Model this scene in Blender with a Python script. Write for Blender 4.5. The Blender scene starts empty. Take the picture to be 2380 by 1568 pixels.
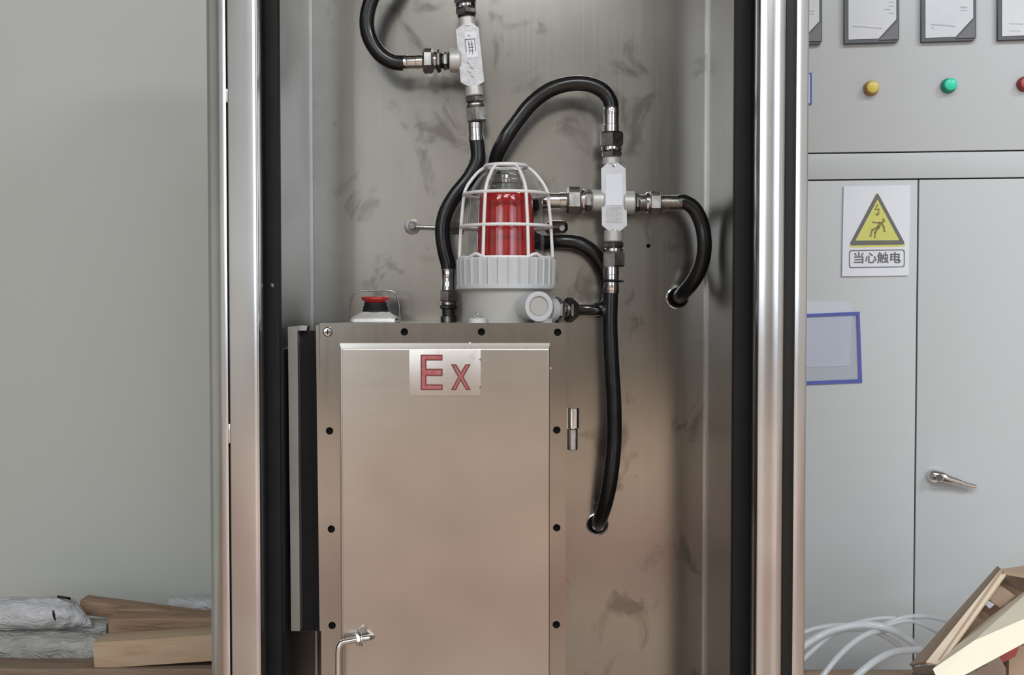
import bpy, bmesh, math, random
from mathutils import Vector, Matrix

# ------------------------------------------------------------------ camera
F = 2571.0                      # focal length in pixels of the 2380-wide frame
PITCH = math.radians(1.716)
CAMZ = 1.2
sc = bpy.context.scene
COL = sc.collection
cam_d = bpy.data.cameras.new('camera'); cam_d.sensor_width = 36.0
cam_d.lens = 36.0 * F / 2380.0; cam_d.clip_start = 0.05
cam = bpy.data.objects.new('camera', cam_d); COL.objects.link(cam)
cam.location = (0, 0, CAMZ); cam.rotation_euler = (math.pi/2 - PITCH, 0, 0)
sc.camera = cam

# ------------------------------------------------------------------ world, lights, exposure
w = bpy.data.worlds.new('world'); sc.world = w; w.use_nodes = True
bg = w.node_tree.nodes['Background']; bg.inputs[0].default_value = (0.75, 0.86, 1.0, 1); bg.inputs[1].default_value = 1.5
sc.view_settings.view_transform = 'Standard'; sc.view_settings.look = 'None'
sc.view_settings.gamma = 1.0; sc.view_settings.use_curve_mapping = False
sc.view_settings.exposure = -0.02
REAR_Y, BACK_Y, HALF_X, CEIL_Z = -10.0, 2.85, 8.0, 5.5
# added windows in the unseen rear wall, placed to brighten the steel: (x0, x1, z0, z1, power)
ADDED_WINDOWS = [(3.3, 7.2, 1.15, 5.0, 118.0), (-6.8, -2.6, 1.3, 5.0, 135.0)]
def area(name, loc, rot, sx, sy, power, color):
    d = bpy.data.lights.new(name, 'AREA'); d.shape = 'RECTANGLE'; d.size = sx; d.size_y = sy
    d.energy = power; d.color = color
    o = bpy.data.objects.new(name, d); COL.objects.link(o); o.location = loc; o.rotation_euler = rot
    return o
for x0, x1, z0, z1, pw in ADDED_WINDOWS:
    area('added_window_light', ((x0+x1)/2, REAR_Y-0.12, (z0+z1)/2), (math.pi/2, 0, 0), x1-x0, z1-z0, pw, (0.86, 0.92, 1.0))  # light of an added window, out of view
TUBES = [(-3.2, -3.4, 170.0), (0.6, -3.4, 180.0), (4.4, -3.2, 270.0), (-3.8, -7.0, 90.0), (0.0, -7.0, 90.0), (3.8, -7.0, 90.0)]  # middle rear light is added, unseen, to brighten the box cover's top strip
for x, y, pw in TUBES:
    area('ceiling_tube_light', (x, y, CEIL_Z-0.36), (0, 0, 0), 2.0, 0.9, pw, (0.93, 0.975, 1.0))

# ------------------------------------------------------------------ helpers
def P(px, py, Y):
    u = (px-1190)/F; v = -(py-784)/F
    dy = math.cos(PITCH) + v*math.sin(PITCH); dz = -math.sin(PITCH) + v*math.cos(PITCH)
    t = Y/dy
    return Vector((u*t, Y, CAMZ + dz*t))
def X(px, Y): return P(px, 784, Y).x
def Z(py, Y): return P(1190, py, Y).z
def S(Y): return Y/F            # metres per pixel at that depth

def bag(name, color, rough=0.5, metal=0.0, **kw):
    m = bpy.data.materials.new(name); m.use_nodes = True
    b = m.node_tree.nodes['Principled BSDF']
    b.inputs['Base Color'].default_value = (*color, 1); b.inputs['Roughness'].default_value = rough
    b.inputs['Metallic'].default_value = metal
    for k, v in kw.items(): b.inputs[k.replace('_', ' ')].default_value = v
    return m
def N(m, t, **kw):
    n = m.node_tree.nodes.new(t)
    for k, v in kw.items(): setattr(n, k, v)
    return n
def L(m, a, b): m.node_tree.links.new(a, b)
def coords(m, scale, kind='Object', loc=(0,0,0)):
    tc = N(m, 'ShaderNodeTexCoord'); mp = N(m, 'ShaderNodeMapping')
    mp.inputs['Scale'].default_value = scale; mp.inputs['Location'].default_value = loc
    L(m, tc.outputs[kind], mp.inputs['Vector']); return mp.outputs[0]
def ramp(m, src, stops):
    r = N(m, 'ShaderNodeValToRGB')
    while len(r.color_ramp.elements) < len(stops): r.color_ramp.elements.new(0.5)
    for e, (p, c) in zip(r.color_ramp.elements, stops):
        e.position = p; e.color = (*c, 1) if len(c) == 3 else c
    L(m, src, r.inputs[0]); return r.outputs[0]
def noise(m, vec, scale, detail=4, rough=0.55, dist=0.0):
    n = N(m, 'ShaderNodeTexNoise'); n.inputs['Scale'].default_value = scale; n.inputs['Detail'].default_value = detail
    n.inputs['Roughness'].default_value = rough; n.inputs['Distortion'].default_value = dist
    L(m, vec, n.inputs['Vector']); return n.outputs[0]
def bsdf(m): return m.node_tree.nodes['Principled BSDF']
def bump(m, h, strength, dist=0.001):
    b = N(m, 'ShaderNodeBump'); b.inputs['Strength'].default_value = strength; b.inputs['Distance'].default_value = dist
    L(m, h, b.inputs['Height']); L(m, b.outputs[0], bsdf(m).inputs['Normal'])
def varied(name, c0, c1, scale=6.0, stretch=(1,1,1), rough=0.5, metal=0.0, rv=0.0, bmp=0.0, bscale=None, **kw):
    m = bag(name, c0, rough, metal, **kw)
    n = noise(m, coords(m, stretch), scale)
    L(m, ramp(m, n, [(0.3, c0), (0.7, c1)]), bsdf(m).inputs['Base Color'])
    if rv:
        L(m, ramp(m, n, [(0.3, (rough-rv,)*3), (0.7, (rough+rv,)*3)]), bsdf(m).inputs['Roughness'])
    if bmp: bump(m, noise(m, coords(m, stretch), bscale or scale*6), bmp)
    return m
def brushed(name, c, rough, dirt=0.0, wave=0.0, stretch=(70, 70, 1.2), dscale=9.0):
    m = bag(name, c, rough, 1.0)
    b = bsdf(m)
    st = noise(m, coords(m, stretch), 3.0, 3)
    L(m, ramp(m, st, [(0.2, (rough-0.012,)*3), (0.8, (rough+0.02,)*3)]), b.inputs['Roughness'])
    big = noise(m, coords(m, (1, 1, 1)), 3.2, 3)
    base = ramp(m, big, [(0.3, tuple(x*0.86 for x in c)), (0.7, tuple(min(1, x*1.10) for x in c))])
    if dirt:
        sm = noise(m, coords(m, (1.0, 1.0, 0.8), loc=(0.3, 0, 0.1)), dscale, 5, 0.6, 0.6)
        mx = N(m, 'ShaderNodeMix', data_type='RGBA', blend_type='MULTIPLY')
        mx.inputs[0].default_value = dirt
        L(m, base, mx.inputs[6]); L(m, ramp(m, sm, [(0.33, (0.38, 0.36, 0.33)), (0.43, (1, 1, 1))]), mx.inputs[7])
        base = mx.outputs[2]
    L(m, base, b.inputs['Base Color'])
    if wave:
        bump(m, noise(m, coords(m, (1, 1, 0.7)), 5.0, 2), wave, 0.004)
    return m

M = {}
M['steel_post'] = brushed('brushed_steel_post', (0.69, 0.69, 0.68), 0.21, wave=0.35)
M['steel_back'] = brushed('smudged_steel_sheet', (0.45, 0.435, 0.40), 0.18, dirt=0.6, wave=0.10, dscale=11.0)
M['steel_side'] = brushed('steel_side_sheet', (0.46, 0.455, 0.45), 0.30)
M['steel_box'] = brushed('brushed_steel_box', (0.60, 0.57, 0.52), 0.25, wave=0.4, stretch=(2, 60, 60))
M['steel_flange'] = brushed('brushed_steel_flange', (0.45, 0.425, 0.385), 0.17, wave=0.2, stretch=(40, 40, 2))
M['black_rubber'] = varied('black_rubber', (0.010, 0.010, 0.011), (0.015, 0.014, 0.014), 20, rough=0.62, Specular_IOR_Level=0.25)
M['black_hose'] = varied('black_hose_rubber', (0.008, 0.008, 0.009), (0.014, 0.013, 0.013), 30, rough=0.24, rv=0.05, bmp=0.15, bscale=160)
M['near_black_brown'] = varied('near_black_brown', (0.016, 0.014, 0.012), (0.028, 0.025, 0.021), 4, rough=0.42)
M['chrome'] = varied('chrome', (0.80, 0.80, 0.80), (0.72, 0.72, 0.71), 30, rough=0.14, metal=1.0, rv=0.05)
M['zinc'] = varied('zinc_plated', (0.42, 0.41, 0.39), (0.56, 0.55, 0.52), 60, rough=0.30, metal=1.0, rv=0.1)
M['dark_zinc'] = varied('dark_fitting', (0.16, 0.155, 0.15), (0.26, 0.25, 0.24), 60, rough=0.33, metal=1.0, rv=0.08)
M['cast'] = varied('cast_light_alloy', (0.50, 0.49, 0.46), (0.60, 0.59, 0.57), 40, rough=0.42, metal=0.35, bmp=0.2, bscale=300)
M['plate'] = varied('pale_label_plate', (0.62, 0.63, 0.66), (0.70, 0.71, 0.74), 40, rough=0.35, metal=0.2)
M['plate_grey'] = varied('grey_embossed_plate', (0.42, 0.42, 0.42), (0.56, 0.56, 0.57), 120, rough=0.4, metal=0.3, bmp=0.5, bscale=500)
M['ink'] = varied('grey_ink', (0.16, 0.16, 0.17), (0.22, 0.22, 0.22), 40, rough=0.6)
M['faint_ink'] = varied('faint_ink', (0.42, 0.45, 0.48), (0.50, 0.53, 0.55), 40, rough=0.6)
M['grey_paint'] = varied('light_grey_enamel', (0.455, 0.465, 0.475), (0.495, 0.505, 0.515), 12, rough=0.38)
M['warm_grey_paint'] = varied('warm_grey_enamel', (0.36, 0.35, 0.325), (0.41, 0.40, 0.37), 12, rough=0.4)
M['white_wire'] = varied('white_coated_wire', (0.66, 0.65, 0.64), (0.74, 0.73, 0.73), 40, rough=0.4)
M['red_lens'] = varied('red_lens', (0.33, 0.012, 0.012), (0.42, 0.02, 0.018), 8, rough=0.11, IOR=1.55)
M['red_paint'] = varied('red_button', (0.38, 0.02, 0.02), (0.48, 0.04, 0.035), 20, rough=0.3)
M['red_fill'] = varied('worn_red_fill', (0.42, 0.06, 0.07), (0.36, 0.16, 0.15), 130, rough=0.5)
M['red_edge'] = varied('dark_red_edge', (0.13, 0.03, 0.025), (0.20, 0.05, 0.04), 90, rough=0.5)
M['hole'] = varied('dark_hole', (0.006, 0.005, 0.004), (0.01, 0.008, 0.007), 20, rough=0.8)
M['wall'] = varied('painted_wall', (0.44, 0.455, 0.42), (0.465, 0.48, 0.445), 0.8, rough=0.42, bmp=0.05, bscale=40)
M['rear_wall'] = varied('rear_wall_paint', (0.46, 0.45, 0.43), (0.54, 0.53, 0.51), 0.6, rough=0.6)
M['ceiling'] = varied('ceiling_paint', (0.30, 0.30, 0.30), (0.34, 0.34, 0.34), 0.6, rough=0.7)
M['floor'] = varied('tan_red_floor', (0.49, 0.375, 0.27), (0.40, 0.26, 0.195), 0.9, rough=0.45, bmp=0.1, bscale=20)
M['enamel'] = varied('grey_cabinet_enamel', (0.53, 0.55, 0.555), (0.55, 0.575, 0.585), 1.5, rough=0.36)
M['seam'] = varied('dark_seam', (0.035, 0.035, 0.038), (0.05, 0.05, 0.05), 8, rough=0.7)
M['meter_frame'] = varied('dark_grey_plastic', (0.085, 0.09, 0.10), (0.10, 0.105, 0.115), 20, rough=0.45)
M['meter_corner'] = varied('mid_grey_plastic', (0.15, 0.155, 0.17), (0.17, 0.175, 0.185), 20, rough=0.45)
M['meter_face'] = varied('meter_dial_white', (0.62, 0.66, 0.70), (0.72, 0.74, 0.78), 9, rough=0.25)
M['sign_white'] = varied('sign_white', (0.78, 0.81, 0.88), (0.82, 0.85, 0.91), 5, rough=0.35)
M['sign_yellow'] = varied('sign_yellow', (0.66, 0.66, 0.16), (0.72, 0.70, 0.20), 30, rough=0.4)
M['sign_grey'] = varied('sign_band_grey', (0.13, 0.13, 0.125), (0.16, 0.16, 0.15), 20, rough=0.45)
M['figure'] = varied('sign_figure_olive', (0.24, 0.22, 0.06), (0.30, 0.27, 0.08), 60, rough=0.45)
M['blue'] = varied('blue_frame', (0.085, 0.115, 0.42), (0.10, 0.13, 0.46), 20, rough=0.35)
M['paper'] = varied('paper', (0.62, 0.65, 0.72), (0.68, 0.70, 0.76), 6, rough=0.5)
M['paper_edge'] = varied('paper_edge', (0.56, 0.58, 0.60), (0.60, 0.62, 0.63), 6, rough=0.5)
M['yellow_lens'] = varied('yellow_lens', (0.70, 0.56, 0.10), (0.76, 0.62, 0.16), 30, rough=0.3)
M['amber_bezel'] = varied('amber_bezel', (0.40, 0.23, 0.07), (0.48, 0.30, 0.10), 30, rough=0.3)
M['green_lens'] = varied('green_lens', (0.02, 0.70, 0.42), (0.03, 0.76, 0.47), 30, rough=0.3)
M['green_bezel'] = varied('green_bezel', (0.02, 0.26, 0.20), (0.03, 0.32, 0.26), 30, rough=0.3)
M['redbtn_lens'] = varied('red_indicator', (0.60, 0.07, 0.08), (0.66, 0.10, 0.10), 30, rough=0.3)
M['redbtn_bezel'] = varied('red_bezel', (0.20, 0.03, 0.03), (0.26, 0.05, 0.04), 30, rough=0.3)
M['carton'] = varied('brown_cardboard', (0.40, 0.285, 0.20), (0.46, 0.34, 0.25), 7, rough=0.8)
M['carton_dark'] = varied('grey_brown_and_shade_cardboard', (0.27, 0.20, 0.155), (0.33, 0.26, 0.21), 12, rough=0.85)  # printed carton's own colour; also stands for shade in the open carton
M['carton_edge'] = varied('pale_cardboard_edge', (0.74, 0.60, 0.45), (0.80, 0.68, 0.54), 14, rough=0.8)
M['red_print'] = varied('red_print', (0.33, 0.075, 0.075), (0.40, 0.09, 0.09), 9, rough=0.7)
def wood(name, c0, c1, dark, knots=0.0):
    m = bag(name, c0, 0.7)
    v = coords(m, (1.2, 14, 14))
    g = noise(m, v, 5.0, 6, 0.65, 0.8)
    base = ramp(m, g, [(0.25, dark), (0.45, c0), (0.75, c1)])
    if knots:
        k = N(m, 'ShaderNodeTexVoronoi'); k.inputs['Scale'].default_value = 6.0
        L(m, coords(m, (1, 1.6, 1.6)), k.inputs['Vector'])
        mx = N(m, 'ShaderNodeMix', data_type='RGBA', blend_type='MULTIPLY'); mx.inputs[0].default_value = knots
        L(m, base, mx.inputs[6]); L(m, ramp(m, k.outputs['Distance'], [(0.06, (0.25, 0.16, 0.1)), (0.2, (1, 1, 1))]), mx.inputs[7])
        base = mx.outputs[2]
    L(m, base, bsdf(m).inputs['Base Color']); bump(m, g, 0.3)
    return m
M['wood_brown'] = wood('weathered_brown_wood', (0.23, 0.145, 0.09), (0.35, 0.245, 0.16), (0.10, 0.06, 0.035), 0.9)
M['wood_tan'] = wood('tan_wood', (0.40, 0.29, 0.19), (0.46, 0.35, 0.25), (0.32, 0.21, 0.13))
M['wood_pale'] = wood('pale_new_wood', (0.80, 0.68, 0.50), (0.86, 0.76, 0.60), (0.74, 0.58, 0.40))
M['wood_dark'] = wood('dark_crate_wood', (0.20, 0.14, 0.10), (0.26, 0.19, 0.14), (0.11, 0.075, 0.05), 0.5)
# crumpled film
def film(name, c0, c1):
    m = bag(name, c0, 0.32)
    n = noise(m, coords(m, (2.5, 6, 6)), 5.0, 6, 0.6, 1.2)
    L(m, ramp(m, n, [(0.35, c0), (0.65, c1)]), bsdf(m).inputs['Base Color']); bump(m, n, 1.0, 0.02)
    return m
M['film'] = film('silver_white_film', (0.46, 0.47, 0.48), (0.58, 0.59, 0.61))
M['film_dull'] = film('dull_grey_film', (0.30, 0.30, 0.28), (0.38, 0.38, 0.36))
def clear(name, tint, spec, ior, rough=0.03, mixin=None):
    m = bpy.data.materials.new(name); m.use_nodes = True; t = m.node_tree; t.nodes.clear()
    o = t.nodes.new('ShaderNodeOutputMaterial'); tr = t.nodes.new('ShaderNodeBsdfTransparent'); gl = t.nodes.new('ShaderNodeBsdfGlossy')
    mx = t.nodes.new('ShaderNodeMixShader'); lw = t.nodes.new('ShaderNodeLayerWeight'); lw.inputs[0].default_value = 0.5
    pw = t.nodes.new('ShaderNodeMath'); pw.operation = 'POWER'; pw.inputs[1].default_value = 4.0; t.links.new(lw.outputs['Facing'], pw.inputs[0])
    fr = t.nodes.new('ShaderNodeMath'); fr.operation = 'MULTIPLY_ADD'; fr.inputs[1].default_value = 0.55
    fr.inputs[2].default_value = ((ior-1)/(ior+1))**2; t.links.new(pw.outputs[0], fr.inputs[0])
    tr.inputs[0].default_value = (*tint, 1); gl.inputs[0].default_value = (*spec, 1); gl.inputs['Roughness'].default_value = rough
    t.links.new(fr.outputs[0], mx.inputs[0]); t.links.new(tr.outputs[0], mx.inputs[1]); t.links.new(gl.outputs[0], mx.inputs[2])
    last = mx.outputs[0]
    if mixin:
        df = t.nodes.new('ShaderNodeBsdfDiffuse'); df.inputs[0].default_value = (*mixin[1], 1)
        m2 = t.nodes.new('ShaderNodeMixShader'); m2.inputs[0].default_value = mixin[0]
        t.links.new(last, m2.inputs[1]); t.links.new(df.outputs[0], m2.inputs[2]); last = m2.outputs[0]
    t.links.new(last, o.inputs[0]); return m
M['glass'] = clear('clear_dome_glass', (0.94, 0.95, 0.95), (1, 1, 1), 1.42)
M['inner_glass'] = clear('inner_glass_rings', (0.82, 0.83, 0.83), (1, 1, 1), 1.5, 0.08, (0.18, (0.35, 0.35, 0.34)))
M['tube'] = clear('clear_plastic_tube', (0.80, 0.82, 0.84), (1, 1, 1), 1.55, 0.12, (0.45, (0.92, 0.95, 0.98)))
M['pouch'] = clear('clear_pouch_film', (0.95, 0.96, 0.98), (1, 1, 1), 1.35, 0.1)
M['led'] = bag('lamp_white', (0.9, 0.9, 0.9), 0.4)

class MB:
    """collects shapes in world (or thing-local) coordinates; build() links them as one mesh"""
    def __init__(s): s.bm = bmesh.new()
    def box(s, x0, x1, y0, y1, z0, z1, bev=0.0, mat=None):
        vs = [Vector((x, y, z)) for x in (x0, x1) for y in (y0, y1) for z in (z0, z1)]
        if mat: vs = [mat @ v for v in vs]
        v = [s.bm.verts.new(p) for p in vs]
        fs = [(0,1,3,2), (4,6,7,5), (0,4,5,1), (2,3,7,6), (0,2,6,4), (1,5,7,3)]
        faces = [s.bm.faces.new([v[i] for i in f]) for f in fs]
        if bev:
            es = list({e for f in faces for e in f.edges})
            bmesh.ops.bevel(s.bm, geom=es, offset=bev, segments=2, affect='EDGES', profile=0.6)
        return s
    def prism(s, pts, vec):
        """closed polygon pts swept by vec"""
        vec = Vector(vec); a = [s.bm.verts.new(Vector(p)) for p in pts]; b = [s.bm.verts.new(Vector(p)+vec) for p in pts]
        s.bm.faces.new(a); s.bm.faces.new(b[::-1]); n = len(pts)
        for i in range(n): s.bm.faces.new((a[i], b[i], b[(i+1) % n], a[(i+1) % n]))
        return s
    def lathe(s, prof, p, d, seg=32, phase=0.0, mod=None, closed=False):
        """prof: (t along d, radius)"""
        d = Vector(d).normalized(); p = Vector(p)
        ref = Vector((0, 0, 1)) if abs(d.z) < 0.9 else Vector((0, -1, 0))
        a = ref.cross(d).normalized(); b = d.cross(a)
        rings = []
        for t, r in prof:
            if r < 1e-6: rings.append([s.bm.verts.new(p+d*t)]); continue
            ring = []
            for i in range(seg):
                an = 2*math.pi*i/seg + phase; rr = r*(mod(i) if mod else 1)
                ring.append(s.bm.verts.new(p + d*t + a*rr*math.cos(an) + b*rr*math.sin(an)))
            rings.append(ring)
        if not closed:
            for ring, rev in ((rings[0], True), (rings[-1], False)):
                if len(ring) > 1: s.bm.faces.new(ring[::-1] if rev else ring)
        pairs = list(zip(rings, rings[1:])) + ([(rings[-1], rings[0])] if closed else [])
        for r0, r1 in pairs:
            for i in range(seg):
                j = (i+1) % seg
                if len(r0) == 1 and len(r1) == 1: break
                if len(r0) == 1: s.bm.faces.new((r0[0], r1[j], r1[i])) if False else s.bm.faces.new((r0[0], r1[i], r1[j]))
                elif len(r1) == 1: s.bm.faces.new((r0[i], r0[j], r1[0]))
                else: s.bm.faces.new((r0[i], r0[j], r1[j], r1[i]))
        return s
    def cyl(s, p, d, l, r, seg=32, ch=0.12, phase=0.0):
        c = min(l*0.3, r*ch)
        return s.lathe([(0, r-c), (c, r), (l-c, r), (l, r-c)], p, d, seg, phase)
    def tube(s, pts, r, seg=14, sub=8, closed=False, flat=None):
        pts = [Vector(p) for p in pts]; rr = r if isinstance(r, (list, tuple)) else [r]*len(pts)
        out = []; rad = []; n = len(pts); m = n if closed else n-1
        for i in range(m):
            if closed: q = [pts[(i+k) % n] for k in (-1, 0, 1, 2)]; r0, r1 = rr[i], rr[(i+1) % n]
            else: q = [pts[max(0, min(n-1, i+k))] for k in (-1, 0, 1, 2)]; r0, r1 = rr[i], rr[i+1]
            for k in range(sub):
                t = k/sub; t2 = t*t; t3 = t2*t
                out.append(0.5*((2*q[1]) + (q[2]-q[0])*t + (2*q[0]-5*q[1]+4*q[2]-q[3])*t2 + (3*q[1]-q[0]-3*q[2]+q[3])*t3))
                rad.append(r0+(r1-r0)*t)
        if not closed: out.append(pts[-1]); rad.append(rr[-1])
        N_ = len(out); rings = []; nrm = None
        for i in range(N_):
            if closed: d = out[(i+1) % N_]-out[i-1]
            else: d = out[min(i+1, N_-1)]-out[max(i-1, 0)]
            d.normalize()
            if nrm is None: nrm = (Vector((0, 0, 1)) if abs(d.z) < 0.9 else Vector((1, 0, 0))).cross(d).normalized()
            nrm = (nrm - d*nrm.dot(d)).normalized(); b = d.cross(nrm)
            rings.append([s.bm.verts.new(out[i] + (nrm*math.cos(2*math.pi*k/seg) + b*math.sin(2*math.pi*k/seg))*rad[i]) for k in range(seg)])
        for i in range(N_ if closed else N_-1):
            r0, r1 = rings[i], rings[(i+1) % N_]
            off = 0
            if closed and i == N_-1:
                off = min(range(seg), key=lambda o: (r0[0].co-r1[o].co).length)
            for k in range(seg): s.bm.faces.new((r0[k], r0[(k+1) % seg], r1[(k+1+off) % seg], r1[(k+off) % seg]))
        if not closed: s.bm.faces.new(rings[0][::-1]); s.bm.faces.new(rings[-1])
        return s
    def bar(s, p0, p1, w, h, bev=0.0, up=(0, 0, 1)):
        """a straight bar from p0 to p1, w deep and h high"""
        p0, p1 = Vector(p0), Vector(p1); x = (p1-p0).normalized(); y = Vector(up).cross(x).normalized(); z = x.cross(y)
        m = Matrix((x, y, z)).transposed().to_4x4(); m.translation = p0
        return s.box(0, (p1-p0).length, -w/2, w/2, -h/2, h/2, bev, m)
    def sheet(s, quad, thick):
        """a flat quad panel of given thickness, thickened away from its front"""
        q = [Vector(p) for p in quad]; n = (q[1]-q[0]).cross(q[3]-q[0]).normalized()
        if n.y > 0: n = -n
        return s.prism(q, -n*thick)
    def flat(s, loops, origin, ux, uz, depth, bevel=0.0, offset=0.0):
        """2D outlines (with holes) in the plane origin + u*ux + v*uz, given real depth both ways"""
        cu = bpy.data.curves.new('outline', 'CURVE'); cu.dimensions = '2D'; cu.fill_mode = 'BOTH'; cu.extrude = depth/2; cu.offset = offset
        for lp in loops:
            sp = cu.splines.new('POLY'); sp.points.add(len(lp)-1); sp.use_cyclic_u = True
            for pt, (a, b) in zip(sp.points, lp): pt.co = (a, b, 0, 1)
        return s._curve(cu, origin, ux, uz)
    def text(s, body, size, origin, ux, uz, depth, align='CENTER'):
        cu = bpy.data.curves.new('text', 'FONT'); cu.body = body; cu.size = size; cu.extrude = depth/2
        cu.offset = size*0.018; cu.align_x = align; cu.align_y = 'CENTER'; cu.resolution_u = 3
        return s._curve(cu, origin, ux, uz)
    def _curve(s, cu, origin, ux, uz):
        o = bpy.data.objects.new('tmp', cu); COL.objects.link(o)
        me = bpy.data.meshes.new_from_object(o.evaluated_get(bpy.context.evaluated_depsgraph_get()))
        ux, uz = Vector(ux).normalized(), Vector(uz).normalized(); uy = ux.cross(uz)   # out of the plane
        m = Matrix((ux, uz, uy)).transposed().to_4x4(); m.translation = Vector(origin)
        me.transform(m); s.bm.from_mesh(me)
        bpy.data.objects.remove(o); bpy.data.curves.remove(cu); bpy.data.meshes.remove(me)
        return s
    def build(s, name, mat, parent=None, smooth=35, origin=None, local=False, label=None, recalc=True):
        if recalc: bmesh.ops.recalc_face_normals(s.bm, faces=s.bm.faces)
        root = parent
        while root is not None and root.parent is not None: root = root.parent
        off = Vector((0, 0, 0))
        if not local:
            if root is not None: off = root.location.copy()
            elif origin is not None: off = Vector(origin)
        if off.length: bmesh.ops.translate(s.bm, verts=s.bm.verts, vec=-off)
        me = bpy.data.meshes.new(name); s.bm.to_mesh(me); s.bm.free()
        if smooth:
            me.polygons.foreach_set('use_smooth', [True]*len(me.polygons)); me.set_sharp_from_angle(angle=math.radians(smooth))
        if isinstance(mat, str): mat = M[mat]
        me.materials.append(mat)
        o = bpy.data.objects.new(name, me); COL.objects.link(o)
        if parent is not None: o.parent = parent
        elif origin is not None and not local: o.location = origin
        if label: o['label'] = label
        return o
def thing(name, label, cat, loc=(0, 0, 0), rz=0.0, group=None):
    o = bpy.data.objects.new(name, None); COL.objects.link(o); o.empty_display_size = 0.05
    o.location = loc; o.rotation_euler = (0, 0, rz); o['label'] = label; o['category'] = cat
    if group: o['group'] = group
    return o
def tag(o, label, cat, group=None):
    o['label'] = label; o['category'] = cat
    if group: o['group'] = group
    return o
def struct(o): o['kind'] = 'structure'; return o

# ------------------------------------------------------------------ the hall
struct(MB().box(-HALF_X, HALF_X, REAR_Y-0.2, BACK_Y+0.2, -0.1, 0).build('floor', 'floor'))
struct(MB().box(-HALF_X, HALF_X, -1.75, -0.55, 0, 0.002).build('added_floor_lane_1', varied('added_lane_red_brown', (0.33, 0.15, 0.12), (0.29, 0.135, 0.11), 1.5, rough=0.45)))  # reddish lane added out of view to tint the steel's reflections
struct(MB().box(-HALF_X, HALF_X, REAR_Y-0.2, BACK_Y+0.2, CEIL_Z, CEIL_Z+0.1).build('ceiling', 'ceiling'))
struct(MB().box(-HALF_X, HALF_X, BACK_Y, BACK_Y+0.1, 0, CEIL_Z).build('wall_back', 'wall'))
struct(MB().box(-HALF_X-0.1, -HALF_X, REAR_Y, BACK_Y, 0, CEIL_Z).build('wall_left', 'rear_wall'))
struct(MB().box(HALF_X, HALF_X+0.1, REAR_Y, BACK_Y, 0, CEIL_Z).build('wall_right', 'rear_wall'))
mb = MB()
xs = sorted(ADDED_WINDOWS)
edge = -HALF_X
for x0, x1, z0, z1, _ in xs:
    mb.box(edge, x0, REAR_Y-0.1, REAR_Y, 0, CEIL_Z); mb.box(x0, x1, REAR_Y-0.1, REAR_Y, 0, z0); mb.box(x0, x1, REAR_Y-0.1, REAR_Y, z1, CEIL_Z); edge = x1
mb.box(edge, HALF_X, REAR_Y-0.1, REAR_Y, 0, CEIL_Z)
struct(mb.build('wall_rear', 'rear_wall', smooth=0))
struct(MB().box(-HALF_X, HALF_X, REAR_Y, REAR_Y+0.02, 0, 1.12).build('added_rear_dado', varied('added_dado_brown', (0.12, 0.095, 0.08), (0.15, 0.12, 0.10), 0.8, rough=0.5), smooth=0))  # dark band added to the unseen rear wall to darken steel reflections
struct(MB().box(1.25, 3.15, REAR_Y+0.02, REAR_Y+0.07, 0, 4.6, 0.01).box(1.94, 2.0, REAR_Y+0.07, REAR_Y+0.1, 0.05, 4.5, 0.01).build('added_dark_door', varied('added_door_brown', (0.045, 0.04, 0.034), (0.06, 0.052, 0.045), 0.8, rough=0.5), smooth=0))  # dark door added behind the camera, dims reflections at the cabinet's right
for i, (x0, x1, z0, z1, _) in enumerate(xs):
    mb = MB(); t = 0.05
    mb.box(x0, x1, REAR_Y-0.05, REAR_Y+0.02, z0, z0+t).box(x0, x1, REAR_Y-0.05, REAR_Y+0.02, z1-t, z1)
    n = max(2, round((x1-x0)/1.0))
    for k in range(n+1):
        xx = x0 + (x1-x0-t)*k/n; mb.box(xx, xx+t, REAR_Y-0.05, REAR_Y+0.02, z0, z1)
    struct(mb.build('added_window_%d' % (i+1), 'rear_wall', smooth=0))
for x, y, _ in TUBES:
    MB().box(x-1.05, x+1.05, y-0.5, y+0.5, CEIL_Z-0.34, CEIL_Z, 0.01).build('ceiling_light', 'led', origin=(x, y, CEIL_Z))
    tag(bpy.data.objects[-1] if False else COL.objects[-1], 'white ceiling light fitting in the hall roof', 'ceiling light', 'ceiling light fittings over the hall')

# ------------------------------------------------------------------ the open steel cabinet
YF = 1.70; YB = 2.13
cab = thing('steel_cabinet', 'tall open stainless steel cabinet holding hoses, caged red lamp and steel box', 'cabinet', (0, 1.93, 0))
ZT = 2.10
def post(parts, name, mat):
    """parts: list of outlines (px, Y) extruded over the cabinet height"""
    mb = MB()
    for poly in parts: mb.prism([(X(px, y), y, 0.0) for px, y in poly], (0, 0, ZT))
    return mb.build(name, mat, cab, smooth=50)
# left post: outer bent edge strip, slot, main face with a rolled lip
post([[(486, 1.722), (512, 1.702), (515, 1.700), (529, 1.700), (529, 1.735), (492, 1.745)]], 'edge_strip', 'steel_post')
post([[(533, 1.7005), (536, 1.699), (590, 1.699), (596, 1.6975), (601, 1.6985), (604, 1.703), (612, 1.742), (533, 1.75)]], 'front_post', 'steel_post')
post([[(528, 1.712), (534, 1.712), (534, 1.73), (528, 1.73)]], 'slot_filler', 'hole')
for ya, yb in ((206, 238), (985, 1030)):
    mb = MB().box(X(528.5, YF), X(533.5, YF), 1.7015, 1.712, Z(yb, YF), Z(ya, YF), 0.0008)
    mb.build('weld_bridge', 'steel_post', cab)
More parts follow.
